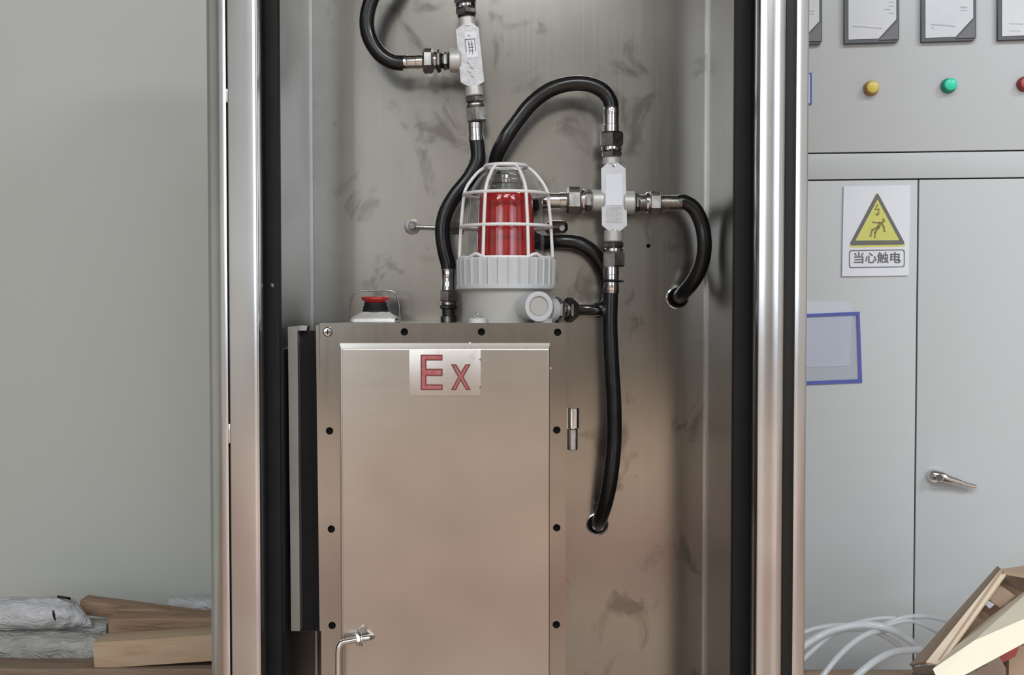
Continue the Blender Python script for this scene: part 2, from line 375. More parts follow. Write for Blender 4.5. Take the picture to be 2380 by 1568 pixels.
# right post
post([[(1761, 1.7005), (1764, 1.699), (1806, 1.699), (1818, 1.7005), (1823, 1.706), (1825, 1.75), (1749, 1.742)]], 'front_post', 'steel_post')
post([[(1822, 1.725), (1848, 1.725), (1848, 1.75), (1822, 1.75)]], 'slot_filler', 'near_black_brown')
post([[(1844, 1.706), (1847, 1.700), (1872, 1.700), (1875, 1.703), (1868, 1.745), (1844, 1.74)]], 'edge_strip', 'steel_post')
# outer shell
MB().box(X(492, 1.74), X(480, 2.15)*0+X(494, 1.74)+0.002, 1.74, 2.16, 0, ZT).build('outer_side', 'steel_side', cab)
MB().box(X(1866, 1.745)-0.002, X(1868, 1.745), 1.745, 2.16, 0, ZT).build('outer_side', 'steel_side', cab)
# black seals on both jambs
MB().box(X(606, 1.745), X(650, 1.78), 1.78, 1.80, 0.04, ZT-0.04, 0.003).box(X(600, 1.745), X(618, 1.78), 1.744, 1.80, 0.04, ZT-0.04).build('door_seal', 'black_rubber', cab)
MB().box(X(1706, 1.78), X(1756, 1.76), 1.78, 1.80, 0.04, ZT-0.04, 0.003).box(X(1742, 1.78), X(1762, 1.76), 1.744, 1.80, 0.04, ZT-0.04).build('door_seal', 'black_rubber', cab)
c = P(632, 664, 1.78)
MB().lathe([(0, 0.0045), (0.002, 0.0035), (0.003, 0)], c, (0, -1, 0), 16).build('screw', 'dark_zinc', cab)
# inner walls
xl, xr = -0.3835, 0.3745
MB().box(xl-0.002, xl, 1.80, YB, 0.02, ZT-0.01).build('side_wall', 'steel_side', cab)
MB().box(xr, xr+0.002, 1.80, YB, 0.02, ZT-0.01).build('side_wall', brushed('shade_brown_steel', (0.20, 0.185, 0.165), 0.34), cab, label='side wall in steel browned to carry shade')  # shade is put into this wall's darker brown; the other is plain steel
MB().box(xl+0.0005, xl+0.004, 1.801, YB-0.02, 0.04, Z(813, 1.80), 0.0005).build('added_dark_sheet', 'near_black_brown', cab, label='dark sheet added over the lower side wall')  # dark sheet added so the lower side wall shows dark
# corner rails running down beside the back sheet
for (a, b, c2, d2) in ((713, 717, 721, 729), (1654, 1651, 1646, 1640)):
    mb = MB().prism([(X(a, 2.10), 2.10, 0.03), (X(b, 2.10), 2.10, 0.03), (X(b, 2.10), 2.12, 0.03), (X(a, 2.10), 2.12, 0.03)], (0, 0, ZT-0.05))
    mb.prism([(X(c2, 2.12), 2.118, 0.03), (X(d2, 2.12), 2.118, 0.03), (X(d2, 2.12), 2.13, 0.03), (X(c2, 2.12), 2.13, 0.03)], (0, 0, ZT-0.05))
    mb.build('corner_rail', 'steel_post', cab)
# back sheet with cut-outs for the hoses
def circ(cx, cz, r, n=28): return [(cx+r*math.cos(2*math.pi*i/n), cz+r*math.sin(2*math.pi*i/n)) for i in range(n)]
g1 = P(1574, 692, YB); g2 = P(1388, 1217, YB); h3 = P(1507, 571, YB)
MB().flat([[(xl, 0.02), (xr, 0.02), (xr, ZT-0.01), (xl, ZT-0.01)], circ(g1.x, g1.z, 0.019), circ(g2.x, g2.z, 0.019), circ(h3.x, h3.z, 0.004)],
          (0, YB+0.001, 0), (1, 0, 0), (0, 0, 1), 0.002).build('back_sheet', 'steel_back', cab, smooth=0)
MB().box(X(492, 1.74), X(1868, 1.745), 2.15, 2.16, 0, ZT).build('rear_sheet', 'near_black_brown', cab)
MB().box(X(492, 1.74), X(1868, 1.745), 1.702, 2.16, ZT, ZT+0.03, 0.003).build('roof', 'steel_post', cab)
MB().box(X(536, 1.70), X(1820, 1.70), 1.702, 2.15, 0, 0.04).build('plinth', 'steel_post', cab)
MB().box(X(536, 1.70), X(1820, 1.70), 1.702, 1.74, ZT-0.09, ZT, 0.002).build('top_rail', 'steel_post', cab)
for g in (g1, g2):
    MB().lathe([(0, 0.0185), (0, 0.0215), (0.004, 0.0215), (0.005, 0.0195), (0.004, 0.0175), (0.0, 0.0175)], (g.x, YB, g.z), (0, -1, 0), 32, closed=True).build('grommet', 'chrome', cab)
c = P(1380, 1168, YB)
MB().box(c.x-0.006, c.x+0.006, YB-0.0006, YB, c.z-0.0008, c.z+0.0008).box(c.x-0.0008, c.x+0.0008, YB-0.0006, YB, c.z-0.006, c.z+0.006).build('plus_mark', 'ink', cab)

# ------------------------------------------------------------------ steel control box with the Ex plate
YX = 1.80
ztop = Z(750, YX); zbot = Z(1760, YX)
exb = thing('control_box', 'steel junction box with raised cover and red Ex plate in the open cabinet', 'box', (X(1027, YX), 1.96, zbot))
fx0, fx1 = X(743, YX), X(1315, YX)
holes = [(940, 771), (1119, 771), (1296, 772), (766, 1001), (1294, 999), (770, 1229), (1294, 1226), (772, 1453), (1293, 1451)]
loops = [[(fx0, zbot), (fx1, zbot), (fx1, ztop), (fx0, ztop)]]
for hx, hy in holes:
    p = P(hx, hy, YX); loops.append(circ(p.x, p.z, 0.0061, 24))
MB().flat(loops, (0, YX+0.0015, 0), (1, 0, 0), (0, 0, 1), 0.003).build('flange', 'steel_flange', exb, smooth=0)
bx0, bx1 = fx0+0.004, fx1-0.004
MB().box(bx0, bx0+0.003, YX+0.003, YB-0.001, zbot, ztop-0.002).box(bx1-0.003, bx1, YX+0.003, YB-0.001, zbot, ztop-0.002)\
    .box(bx0, bx1, YX+0.003, YB-0.001, ztop-0.005, ztop-0.002).box(bx0, bx1, YX+0.003, YB-0.001, zbot, zbot+0.003)\
    .box(bx0, bx1, YB-0.004, YB-0.001, zbot, ztop-0.002).build('body', 'steel_box', exb, smooth=0)
MB().box(bx0+0.004, bx1-0.004, YX+0.012, YX+0.014, zbot+0.004, ztop-0.006).build('inner_panel', 'hole', exb)
# raised cover with sloped edges
cy = 1.788
def ring(x0, x1, z0, z1, y): return [Vector((x0, y, z0)), Vector((x1, y, z0)), Vector((x1, y, z1)), Vector((x0, y, z1))]
o0 = ring(X(791, YX), X(1278, YX), Z(1740, YX), Z(797, YX), YX-0.0002)
o1 = ring(X(791.5, YX), X(1277.5, YX), Z(1738, YX), Z(797.5, 1.79), 1.7896)
o2 = ring(X(794, cy), X(1275, cy), Z(1725, cy), Z(811, cy), cy)
mb = MB(); R = [[mb.bm.verts.new(v) for v in r] for r in (o0, o1, o2)]
for a, b in ((0, 1), (1, 2)):
    for i in range(4): mb.bm.faces.new((R[a][i], R[a][(i+1) % 4], R[b][(i+1) % 4], R[b][i]))
mb.bm.faces.new(R[2]); mb.bm.faces.new(R[0][::-1])
bmesh.ops.bevel(mb.bm, geom=[e for e in mb.bm.edges if all(v in R[2] for v in e.verts)], offset=0.0012, segments=2, affect='EDGES')
cover = mb.build('cover', 'steel_box', exb, smooth=12)
# Ex name plate
py0 = cy-0.0018
MB().box(X(951, cy), X(1117, cy), py0, cy+0.0002, Z(919.5, cy), Z(812.5, cy), 0.0006).build('name_plate', brushed('name_plate_steel', (0.62, 0.58, 0.54), 0.38, dirt=0.25, dscale=40), exb)
Eo = [(977.5, 823.6), (1028.5, 823.6), (1028.5, 837.4), (991, 837.4), (991, 856.5), (1028.5, 856.5), (1028.5, 873.7), (991, 873.7), (991, 892.9), (1028.5, 892.9), (1028.5, 906.3), (977.5, 906.3)]
xo = [(1047.7, 846), (1060.5, 846), (1071, 864.5), (1082, 846), (1094.2, 846), (1077.5, 875.5), (1094.2, 906.3), (1083, 906.3), (1070.5, 885), (1060, 906.3), (1047.7, 906.3), (1064.5, 875.5)]
def inset(poly, d):
    n = len(poly); out = []
    area2 = sum(poly[i][0]*poly[(i+1) % n][1]-poly[(i+1) % n][0]*poly[i][1] for i in range(n)); sg = 1 if area2 > 0 else -1
    for i in range(n):
        p0, p1, p2 = Vector(poly[i-1]), Vector(poly[i]), Vector(poly[(i+1) % n])
        a = (p1-p0).normalized(); b = (p2-p1).normalized()
        na = Vector((-a.y, a.x))*sg; nb = Vector((-b.y, b.x))*sg; m = na+nb
        m = m/(m.length_squared/2) if m.length > 1e-6 else na
        out.append(tuple(p1+m*d))
    return out
def px_loop(poly, y): return [(X(a, y), Z(b, y)) for a, b in poly]
for poly in (Eo, xo):
    lt = MB().flat([px_loop(poly, py0)], (0, py0-0.0003, 0), (1, 0, 0), (0, 0, 1), 0.0008).build('letter', 'red_edge', exb, smooth=0, label='dark red letter edge' )
    MB().flat([px_loop(inset(poly, 3.2), py0)], (0, py0-0.0006, 0), (1, 0, 0), (0, 0, 1), 0.0010).build('letter_face', 'red_fill', lt, smooth=0)
for yy in (835, 900):
    c = P(1116, yy, py0); MB().lathe([(0, 0.0016), (0.0008, 0.0012), (0.001, 0)], c, (0, -1, 0), 10).build('rivet', 'dark_zinc', exb)
for hx, hy in ((1279, 856), (1092, 797)):
    c = P(hx, hy, YX); MB().lathe([(0, 0.002), (0.0012, 0.0014), (0.0016, 0)], c, (0, -1, 0), 10).build('weld_spot', 'chrome', exb)
c = P(762, 771, YX)
sc1 = MB().lathe([(0, 0.0075), (0.001, 0.0078), (0.0028, 0.0062), (0.0033, 0.0)], c, (0, -1, 0), 24).build('screw', 'chrome', exb)
MB().box(c.x-0.0042, c.x+0.0042, c.y-0.0038, c.y-0.003, c.z-0.0007, c.z+0.0007).box(c.x-0.0007, c.x+0.0007, c.y-0.0038, c.y-0.003, c.z-0.0042, c.z+0.0042).build('screw_slot', 'hole', sc1)
# side channel on the box's hinge side: pale edge, black trough, brown lip
def quadcol(px0t, px1t, px0b, px1b, yt, yb_, Y, Y2):
    a = [P(px0t, yt, Y), P(px1t, yt, Y), P(px1b, yb_, Y), P(px0b, yb_, Y)]
    return MB().prism(a, (0, Y2-Y, 0))
quadcol(669, 691, 677, 697, 759, 1466, 1.84, 1.90).build('channel_edge', varied('pale_grey_edge', (0.33, 0.32, 0.29), (0.40, 0.39, 0.36), 12, rough=0.45, metal=0.5), exb, label='pale grey edge of the side channel')
quadcol(690, 736, 697, 746, 768, 1466, 1.862, 1.87).build('channel_back', 'black_rubber', exb, label='black back of the side channel')
quadcol(690, 714, 690, 712, 757, 768, 1.845, 1.87).build('channel_tab', 'steel_side', exb)
quadcol(734, 742, 743, 750, 755, 1466, 1.805, 1.87).build('channel_lip', 'steel_flange', exb)
# hinge at the right edge
h = MB(); a = P(1332, 1045, 1.82); z0, zm, z1 = Z(1045, 1.82), Z(995, 1.82), Z(947, 1.82)
hg = MB().lathe([(0, 0.0082), (0.001, 0.0092), (z1-zm-0.001, 0.0092), (z1-zm, 0.0084)], (X(1333, 1.82), 1.82, zm), (0, 0, 1), 24).box(X(1317, 1.82), X(1326, 1.82), 1.819, 1.823, zm, z1).build('hinge', 'chrome', exb, label='steel barrel hinge')
MB().lathe([(0, 0.0072), (0.001, 0.0086), (zm-z0-0.0015, 0.0086), (zm-z0-0.0008, 0.0075)], (X(1331, 1.82), 1.82, z0), (0, 0, 1), 24).build('hinge_barrel', 'zinc', hg)
# bent stay rod on the cover, with its nut
rod_pts = [P(858, 1481, 1.775), P(840, 1484, 1.772), P(808, 1490, 1.768), P(794, 1494, 1.766), P(787, 1508, 1.764), P(786, 1540, 1.764), P(786, 1640, 1.764), P(786, 1700, 1.764), P(800, 1712, 1.772), P(815, 1712, 1.787)]
MB().tube(rod_pts, 0.0046, 14).build('latch_rod', 'chrome', exb)
d = (P(850, 1482, 1.776)-P(822, 1487, 1.770)).normalized()
MB().cyl(P(826, 1487, 1.770), d, 0.006, 0.0105, 6).build('latch_nut', 'chrome', exb)
MB().cyl(P(836, 1484, 1.772), d, 0.003, 0.0125, 24).build('latch_washer', 'chrome', exb)
MB().tube([P(850, 1482, 1.776), P(862, 1479, 1.784), P(866, 1478, 1.79)], 0.005, 12).build('latch_stud', 'zinc', exb)

# ------------------------------------------------------------------ caged red warning lamp
BY = 1.94; k = S(BY); bcx = X(1176, BY)
bz = lambda py: Z(py, BY)
zb = ztop-0.002
lamp = thing('warning_lamp', 'red beacon under a glass dome in a white wire cage on the steel box', 'lamp', (bcx, BY, zb))
B0 = Vector((bcx, BY, 0)); UP = Vector((0, 0, 1))
MB().lathe([(zb, 101*k), (zb+0.003, 102*k), (bz(700), 101*k), (bz(676), 103*k), (bz(672), 110*k)], B0, UP, 64).build('base', 'warm_grey_paint', lamp)
seg = 31*8
MB().lathe([(bz(673), 112*k), (bz(671), 115*k), (bz(664), 115*k), (bz(662), 113*k)], B0, UP, 96).build('collar_ring', 'grey_paint', lamp)
def ribs(i): return 1.0 + (0.022 if i % 8 in (0,) else (0.0 if i % 8 not in (1,) else 0.012))
MB().lathe([(bz(662.5), 111.5*k), (bz(606), 113*k), (bz(600), 109*k)], B0, UP, seg, mod=ribs).build('ribbed_collar', 'grey_paint', lamp, smooth=25)
MB().lathe([(bz(602), 110*k), (bz(598), 104*k), (bz(597), 92*k)], B0, UP, 64).build('glass_seat', 'grey_paint', lamp)
dome = [(bz(598), 90*k), (bz(560), 90*k), (bz(500), 88*k), (bz(460), 85*k), (bz(440), 80*k), (bz(420), 69*k), (bz(405), 55*k), (bz(396), 40*k), (bz(392), 22*k), (bz(391), 0)]
mb = MB(); mb.lathe(dome, B0, UP, 64); mb.build('glass_dome', 'glass', lamp, smooth=60)
red = MB().lathe([(bz(598), 68*k), (bz(540), 66*k), (bz(462), 62*k), (bz(452), 60*k), (bz(449), 57*k), (bz(448), 0)], B0, UP, 64).build('red_lens', 'red_lens', lamp)
MB().lathe([(bz(448), 44*k), (bz(440), 44*k), (bz(438), 38*k), (bz(430), 38*k), (bz(427), 43*k), (bz(420), 42*k), (bz(417), 35*k), (bz(409), 33*k), (bz(405), 26*k), (bz(403), 0)], B0, UP, 48).build('inner_cap', 'inner_glass', lamp)
# wire cage
wr = 3.9*k
prof = [(48, 388), (66, 402), (84, 424), (92, 438), (96.5, 452), (101, 490), (104, 527), (106.5, 570), (108, 601)]
cage_ang = [math.radians(-90+28.5+60*i) for i in range(6)]
cage_ang = [math.radians(a) for a in (-118, -62, -2, 62, 118, 182)]
for a in cage_ang:
    MB().tube([B0 + Vector((math.cos(a)*r*k, math.sin(a)*r*k, bz(y))) for r, y in prof], wr, 10, 5).build('cage_rib', 'white_wire', lamp)
def cring(r, y, bumpf=None, w_=None):
    n = 72
    return MB().tube([B0 + Vector((math.cos(2*math.pi*i/n)*r*k, math.sin(2*math.pi*i/n)*r*k, bz(y)+(bumpf(2*math.pi*i/n) if bumpf else 0))) for i in range(n)], w_ or wr, 10, 1, closed=True)
cring(48, 387, w_=wr*1.2).build('cage_ring', 'white_wire', lamp)
cring(97.5, 453).build('cage_ring', 'white_wire', lamp)
cring(105, 528).build('cage_ring', 'white_wire', lamp)
def bmpf(t):
    b = 0
    for a in (-128, -52, 25, 90, 155): 
        dd = abs((math.degrees(t)-a+180) % 360-180); b += 9*k*max(0, 1-dd/11.0)
    return b
cring(108, 601, bmpf).build('cage_ring', 'white_wire', lamp)
# front port
pd = Vector((0.34, -0.94, 0)).normalized()
pc = P(1253, 712, BY-0.115) ; pl = 0.062
port = MB().lathe([(-pl, 31*k), (-0.006, 31*k), (-0.004, 33*k), (0, 32.5*k), (0.0005, 30*k), (0.0, 23*k), (-0.004, 22*k), (-0.0045, 0)], pc, pd, 40).build('cable_port', 'grey_paint', lamp)
MB().cyl(pc - pd*0.0042, pd, 0.0016, 20*k, 32).build('port_plug', 'warm_grey_paint', port)
# lugs with bolts
for (lx, ly, ldx, bolt) in ((1110, 742, -0.075, True), (1262, 744, -0.080, False), (1180, 744, 0.1, False)):
    c = P(lx, ly, BY+ldx); c.z = zb
    lug = MB().lathe([(0, 21*k), (0.008, 20*k), (0.0095, 17*k), (0.0095, 0)], c, UP, 28).build('mounting_lug', 'grey_paint', lamp)
    if bolt:
        MB().cyl(c+UP*0.009, UP, 0.005, 0.0055, 6).cyl(c+Vector((0, 0, 0.013)), UP, 0.005, 0.003, 12).build('bolt', 'chrome', lug)
# gland towards the tee hose
ga = P(1272, 719, 1.968); gb = P(1398, 722, 2.045); gd = (gb-ga).normalized()
def chain(p0, d, seq, parent, Yk):
    """seq: (name, sides, length px, radius px, material); lays fittings end to end; returns end point"""
    kk = S(Yk); p = Vector(p0); d = Vector(d).normalized()
    for nm, sides, ln, r, mat in seq:
        if nm:
            mb = MB()
            if nm == 'thread':
                n = max(3, int(ln/3)); pr = []
                for i in range(n): pr += [(ln*kk*i/n, (r-1.5)*kk), (ln*kk*(i+0.5)/n, r*kk)]
                pr.append((ln*kk, (r-1.5)*kk)); mb.lathe(pr, p, d, 28)
            elif nm == 'ferrule':
                l = ln*kk; rr = r*kk
                mb.lathe([(0, rr*0.8), (l*0.04, rr*0.97), (l*0.3, rr*1.0), (l*0.32, rr*0.95), (l*0.7, rr*0.95), (l*0.72, rr*1.0), (l*0.95, rr*1.0), (l, rr*0.9)], p, d, 32)
            else: mb.cyl(p, d, ln*kk, r*kk, sides, 0.14 if sides == 6 else 0.1, phase=math.pi/6 if sides == 6 else 0)
            mb.build(nm, mat, parent)
        p = p + d*ln*kk
    return p
chain(ga, gd, [('gland_neck', 32, 20, 28, 'grey_paint'), ('gland_nut', 6, 16, 30, 'zinc'), ('gland_ring', 32, 10, 22, 'chrome'), ('thread', 32, 8, 20, 'dark_zinc'), ('gland_nut', 6, 24, 29, 'dark_zinc'), ('gland_sleeve', 32, 84, 14, 'chrome')], lamp, 1.99)

# ------------------------------------------------------------------ tees (sealing fittings) and hoses
TY = 2.03; kt = S(TY)
def poly_px(pts, Y, off=(0, 0)): return [(X(a, Y), Z(b, Y)) for a, b in pts]
tee1 = thing('sealing_tee', 'tilted grey cast tee fitting with embossed plate, above the hose fork near the cabinet top', 'pipe fitting', P(1095, 135, TY), group=None)
pl1 = [(1082, 55), (1096, 53), (1113, 66), (1126, 190), (1101, 207), (1072, 192), (1061, 70)]
MB().flat([poly_px(inset(pl1, 3), 2.02)], (0, 2.034, 0), (1, 0, 0), (0, 0, 1), 0.028).build('body', 'cast', tee1)
p1 = MB().flat([poly_px(pl1, 2.02)], (0, 2.018, 0), (1, 0, 0), (0, 0, 1), 0.005).build('cover_plate', 'plate_grey', tee1)
pn = [(1080, 75), (1106, 73), (1112, 132), (1086, 136)]
MB().flat([poly_px(pn, 2.015)], (0, 2.0152, 0), (1, 0, 0), (0, 0, 1), 0.001).build('nameplate', 'plate', p1)
mb = MB()
def stroke(mb, x0, y0, x1, y1, w_, Y, t=0.0006):
    a, b = P(x0, y0, Y), P(x1, y1, Y); d = (b-a).normalized(); n = Vector((-d.z, 0, d.x))*w_/2*S(Y)
    mb.prism([a-n, b-n, b+n, a+n], (0, -t, 0))
for s_ in ((1081, 92, 1103, 90), (1081, 92, 1084, 121), (1103, 90, 1106, 119), (1089, 96, 1092, 124), (1096, 94, 1099, 126), (1089, 103, 1099, 102), (1090, 110, 1101, 109), (1088, 82, 1092, 84), (1092, 118, 1101, 117)): stroke(mb, *s_, 1.8, 2.0147)
for i in range(4): stroke(mb, 1085+i*0.8+6*(i % 2), 145+i*10, 1093+i*0.8+6*(i % 2), 150+i*10, 1.4, 2.0155)
mb.build('plate_marks', 'ink', p1)
d1 = (P(1104, 225, TY)-P(1088, 45, TY)).normalized()
chain(P(1087, 66, TY), -d1, [('neck', 32, 24, 20, 'cast'), ('thread', 32, 5, 20, 'dark_zinc'), ('nut', 6, 16, 27, 'dark_zinc'), ('collar', 32, 10, 24, 'chrome'), ('nut', 6, 36, 29, 'dark_zinc')], tee1, TY)
chain(P(1072, 141, TY), (-1, 0, -0.01), [('neck', 32, 27, 27, 'cast'), ('thread', 32, 3, 20, 'dark_zinc'), ('nut', 6, 12, 21, 'zinc'), ('thread', 32, 5, 18, 'dark_zinc'), ('nut', 6, 9, 27, 'dark_zinc'), ('collar', 32, 8, 21, 'chrome'), ('nut', 6, 24, 29, 'zinc')], tee1, TY)
chain(P(1101, 200, TY), d1, [('neck', 32, 24, 20, 'cast'), ('nut', 6, 16, 23, 'dark_zinc'), ('collar', 32, 8, 22, 'zinc'), ('nut', 6, 36, 26, 'zinc')], tee1, TY)

tee2 = thing('sealing_tee', 'upright pale cast tee fitting with white plate, beside the caged lamp', 'pipe fitting', P(1426, 460, TY))
pl2 = [(1424, 371), (1452, 392), (1456, 524), (1429, 546), (1424, 545), (1398, 524), (1396, 392), (1419, 372)]
MB().flat([poly_px(inset(pl2, 3), 2.02)], (0, 2.034, 0), (1, 0, 0), (0, 0, 1), 0.028).build('body', 'cast', tee2)
p2 = MB().flat([poly_px(pl2, 2.02)], (0, 2.018, 0), (1, 0, 0), (0, 0, 1), 0.005).build('cover_plate', 'plate', tee2)
MB().flat([poly_px([(1408, 404), (1446, 404), (1446, 477), (1408, 477)], 2.015)], (0, 2.0152, 0), (1, 0, 0), (0, 0, 1), 0.001).build('nameplate', 'sign_white', p2, label='blank white nameplate')
MB().flat([poly_px([(1408, 480), (1446, 480), (1446, 518), (1408, 516)], 2.015)], (0, 2.0152, 0), (1, 0, 0), (0, 0, 1), 0.0008).build('nameplate', 'plate_grey', p2, label='grey embossed nameplate')
for y in (383, 536):
    MB().lathe([(0, 5*kt), (0.002, 4.4*kt), (0.0022, 2*kt), (0.001, 0)], P(1426, y, 2.0155), (0, -1, 0), 16).build('screw', 'chrome', p2)
DOWN = Vector((0.006, 0, -1))
chain(P(1422, 384, TY), -DOWN, [('neck', 32, 18, 21, 'cast'), ('nut', 6, 15, 25, 'dark_zinc'), ('collar', 32, 10, 24, 'chrome'), ('nut', 6, 33, 29, 'dark_zinc')], tee2, TY)
chain(P(1426, 535, TY), DOWN, [('neck', 32, 27, 22, 'cast'), ('nut', 6, 14, 25, 'dark_zinc'), ('collar', 32, 9, 23, 'chrome'), ('nut', 6, 35, 28, 'zinc')], tee2, TY)
chain(P(1404, 466, TY), (-1, 0, 0.005), [('neck', 32, 28, 25, 'cast'), ('nut', 6, 16, 26, 'zinc'), ('collar', 32, 9, 26, 'chrome'), ('nut', 6, 34, 32, 'zinc')], tee2, TY)
chain(P(1448, 471, TY), (1, 0, 0), [('neck', 32, 27, 26, 'cast'), ('nut', 6, 10, 22, 'dark_zinc'), ('thread', 32, 14, 20, 'zinc'), ('collar', 32, 9, 24, 'chrome'), ('nut', 6, 28, 28, 'zinc')], tee2, TY)

HR = 17.6*kt
def hose(label, pts, ends, group=None):
    """pts: (px, py, Y); ends: list of (start, dir, length px, radius px)"""
    t = thing('black_hose', label, 'hose', P(*pts[len(pts)//2]))
    MB().tube([P(*p) for p in pts], HR, 20, 8).build('hose_tube', 'black_hose', t, smooth=60)
    for st, d, seq in ends: chain(st, d, seq, t, TY)
    return t
F_ = lambda n, r: [('ferrule', 32, n, r, 'chrome')]
hose('black rubber hose curling off the top edge into the tilted tee',
     [(1010, -125, 2.12), (960, -115, 2.08), (905, -70, TY), (872, -20, TY), (854, 35, TY), (857, 82, TY), (880, 122, TY), (910, 143, TY), (938, 147, TY)],
     [(P(984, 144, TY), (-1, 0, -0.02), F_(52, 16))])
hose('black rubber hose bending around the caged lamp from the tilted tee to the steel box',
     [(1106, 320, TY), (1110, 345, TY), (1109, 375, TY), (1090, 413, TY), (1058, 453, TY), (1036, 493, TY), (1028, 535, TY), (1033, 580, TY), (1041, 612, TY), (1042, 625, TY)],
     [(P(1105, 285, TY), (0.03, 0, -1), F_(44, 18.5)),
      (P(1042, 680, TY), (0, 0, 1), F_(66, 16)),
      (P(1043, 674, TY), (0, 0, -1), [('nut', 6, 27, 22, 'zinc'), ('collar', 32, 8, 18, 'chrome'), ('nut', 6, 8, 23, 'dark_zinc'), ('thread', 32, 16, 18, 'dark_zinc'), ('elbow', 32, 16, 19, 'dark_zinc')])])
hose('black rubber hose arching high over the caged lamp to the top of the upright tee',
     [(1421, 262, TY), (1419, 238, TY), (1403, 213, TY), (1372, 197, TY), (1330, 194, TY), (1282, 207, TY), (1238, 238, TY), (1200, 284, TY), (1170, 330, TY), (1152, 372, 2.05), (1150, 420, 2.08), (1165, 480, 2.095), (1172, 560, 2.095), (1172, 745, 2.095)],
     [(P(1421, 309, TY), (0, 0, 1), F_(60, 18.5))])
hose('black rubber hose arching low behind the caged lamp to its side gland',
     [(1390, 721, 2.04), (1404, 716, 2.055), (1416, 698, 2.075), (1414, 660, 2.085), (1401, 618, 2.08), (1375, 583, 2.075), (1340, 564, 2.07), (1300, 560, 2.07), (1262, 562, 2.08), (1230, 545, 2.09), (1222, 510, 2.085), (1238, 478, 2.06), (1270, 466, TY)],
     [(P(1319, 466, TY), (-1, 0, 0), F_(58, 18.5))])
h5 = hose('long black rubber hose hanging from the upright tee down to the low hole',
     [(1420, 672, TY), (1419, 700, TY), (1418, 760, TY), (1422, 850, TY), (1427, 940, TY), (1427, 1030, TY), (1419, 1110, TY), (1408, 1165, 2.05), (1395, 1205, 2.09), (1388, 1222, 2.14)],
     [(P(1421, 618, TY), (0, 0, -1), F_(64, 18.5))])
MB().lathe([(0, 18*kt), (2*kt, 21.5*kt), (5*kt, 21.5*kt), (7*kt, 18*kt)], P(1420, 656, TY), (0.04, 0, 1), 28).build('rubber_ring', 'black_rubber', h5)
MB().box(P(1438, 652, TY).x, P(1449, 652, TY).x, TY-0.002, TY+0.002, Z(656, TY), Z(651, TY)).build('ring_tail', 'black_rubber', h5)
hose('short black rubber hose looping from the upright tee into the hole near the side wall',
     [(1576, 470, TY), (1592, 470, TY), (1614, 486, TY), (1631, 522, TY), (1637, 570, TY), (1630, 615, 2.04), (1611, 653, 2.06), (1588, 680, 2.09), (1574, 693, 2.14)],
     [(P(1535, 471, TY), (1, 0, 0), [('thread', 32, 50, 18.5, 'zinc')])])

# tie rod across the back sheet
rodt = thing('tie_rod', 'thin steel rod with eye ends fixed across the back sheet behind the lamp', 'rod', P(1140, 528, 2.11))
MB().tube([P(962, 526, 2.112), P(1060, 529, 2.112), P(1200, 528, 2.112), P(1310, 527, 2.112)], 4.2*S(2.11), 12, 3).build('shaft', 'zinc', rodt)
c = P(958, 527, YB)
MB().lathe([(0, 0.0155), (0.003, 0.015), (0.004, 0.011), (0.004, 0)], c, (0, -1, 0), 28).build('washer', 'dark_zinc', rodt)
MB().cyl(P(959, 526, 2.122), (0, -1, 0), 0.016, 0.0075, 6).build('eye_nut', 'dark_zinc', rodt)
MB().cyl(P(1046, 529, 2.112), (1, 0, 0), 0.024, 0.0115, 6).build('hex_coupling', 'dark_zinc', rodt)
MB().cyl(P(1268, 527, 2.112), (1, 0, 0), 0.042, 0.012, 24, 0.5).build('end_bushing', 'dark_zinc', rodt)
MB().cyl(P(1306, 530, 2.104), (0, -1, 0), 0.006, 0.0065, 6).build('end_nut', 'zinc', rodt)

# ------------------------------------------------------------------ emergency stop with wire guard
EY = 1.98; ke = S(EY); ex = X(873, EY)
es = thing('emergency_stop', 'red mushroom emergency stop button inside a wire guard on the steel box', 'button', (ex, EY, zb))
ez = lambda y: Z(y, EY)
E0 = Vector((ex, EY, 0))
def rrect(hw, hd, r, n=6):
    out = []
    for cx_, cy_, a0 in ((hw-r, hd-r, 0), (-hw+r, hd-r, 90), (-hw+r, -hd+r, 180), (hw-r, -hd+r, 270)):
        for i in range(n+1):
            a = math.radians(a0+90*i/n); out.append((cx_+r*math.cos(a), cy_+r*math.sin(a)))
    return out
mb = MB(); rings = []
for hw, y in ((55, 748), (55, 742), (50, 736), (36, 728), (33, 724)):
    rings.append([mb.bm.verts.new((ex+a, EY+b, max(zb, ez(y)))) for a, b in rrect(hw*ke, hw*0.8*ke, 12*ke)])
for r0, r1 in zip(rings, rings[1:]):
    for i in range(len(r0)): mb.bm.faces.new((r0[i], r0[(i+1) % len(r0)], r1[(i+1) % len(r0)], r1[i]))
mb.bm.faces.new(rings[-1]); mb.build('base', 'cast', es, smooth=50)
MB().lathe([(ez(724), 30*ke), (ez(719), 30*ke), (ez(718), 28*ke), (ez(712), 29*ke), (ez(711), 26*ke), (ez(703), 26*ke)], E0, UP, 40).build('neck', 'black_rubber', es)
MB().lathe([(ez(704), 22*ke), (ez(700), 26*ke), (ez(695), 32*ke), (ez(691), 33*ke), (ez(689), 30*ke), (ez(688.5), 0)], E0, UP, 40).build('button_cap', 'red_paint', es)
gp = [(816, 744), (815, 715), (816, 695), (822, 682), (836, 676), (872, 675), (905, 675), (919, 681), (925, 694), (928, 715), (930, 744)]
MB().tube([P(a, b, EY) for a, b in gp], 2.2*ke, 10, 6).build('wire_guard', 'dark_zinc', es)
MB().lathe([(0, 3*ke), (0.002, 2.5*ke), (0.002, 0)], P(922, 742, EY-0.034), (0, -1, 0), 12).build('screw', 'hole', es)

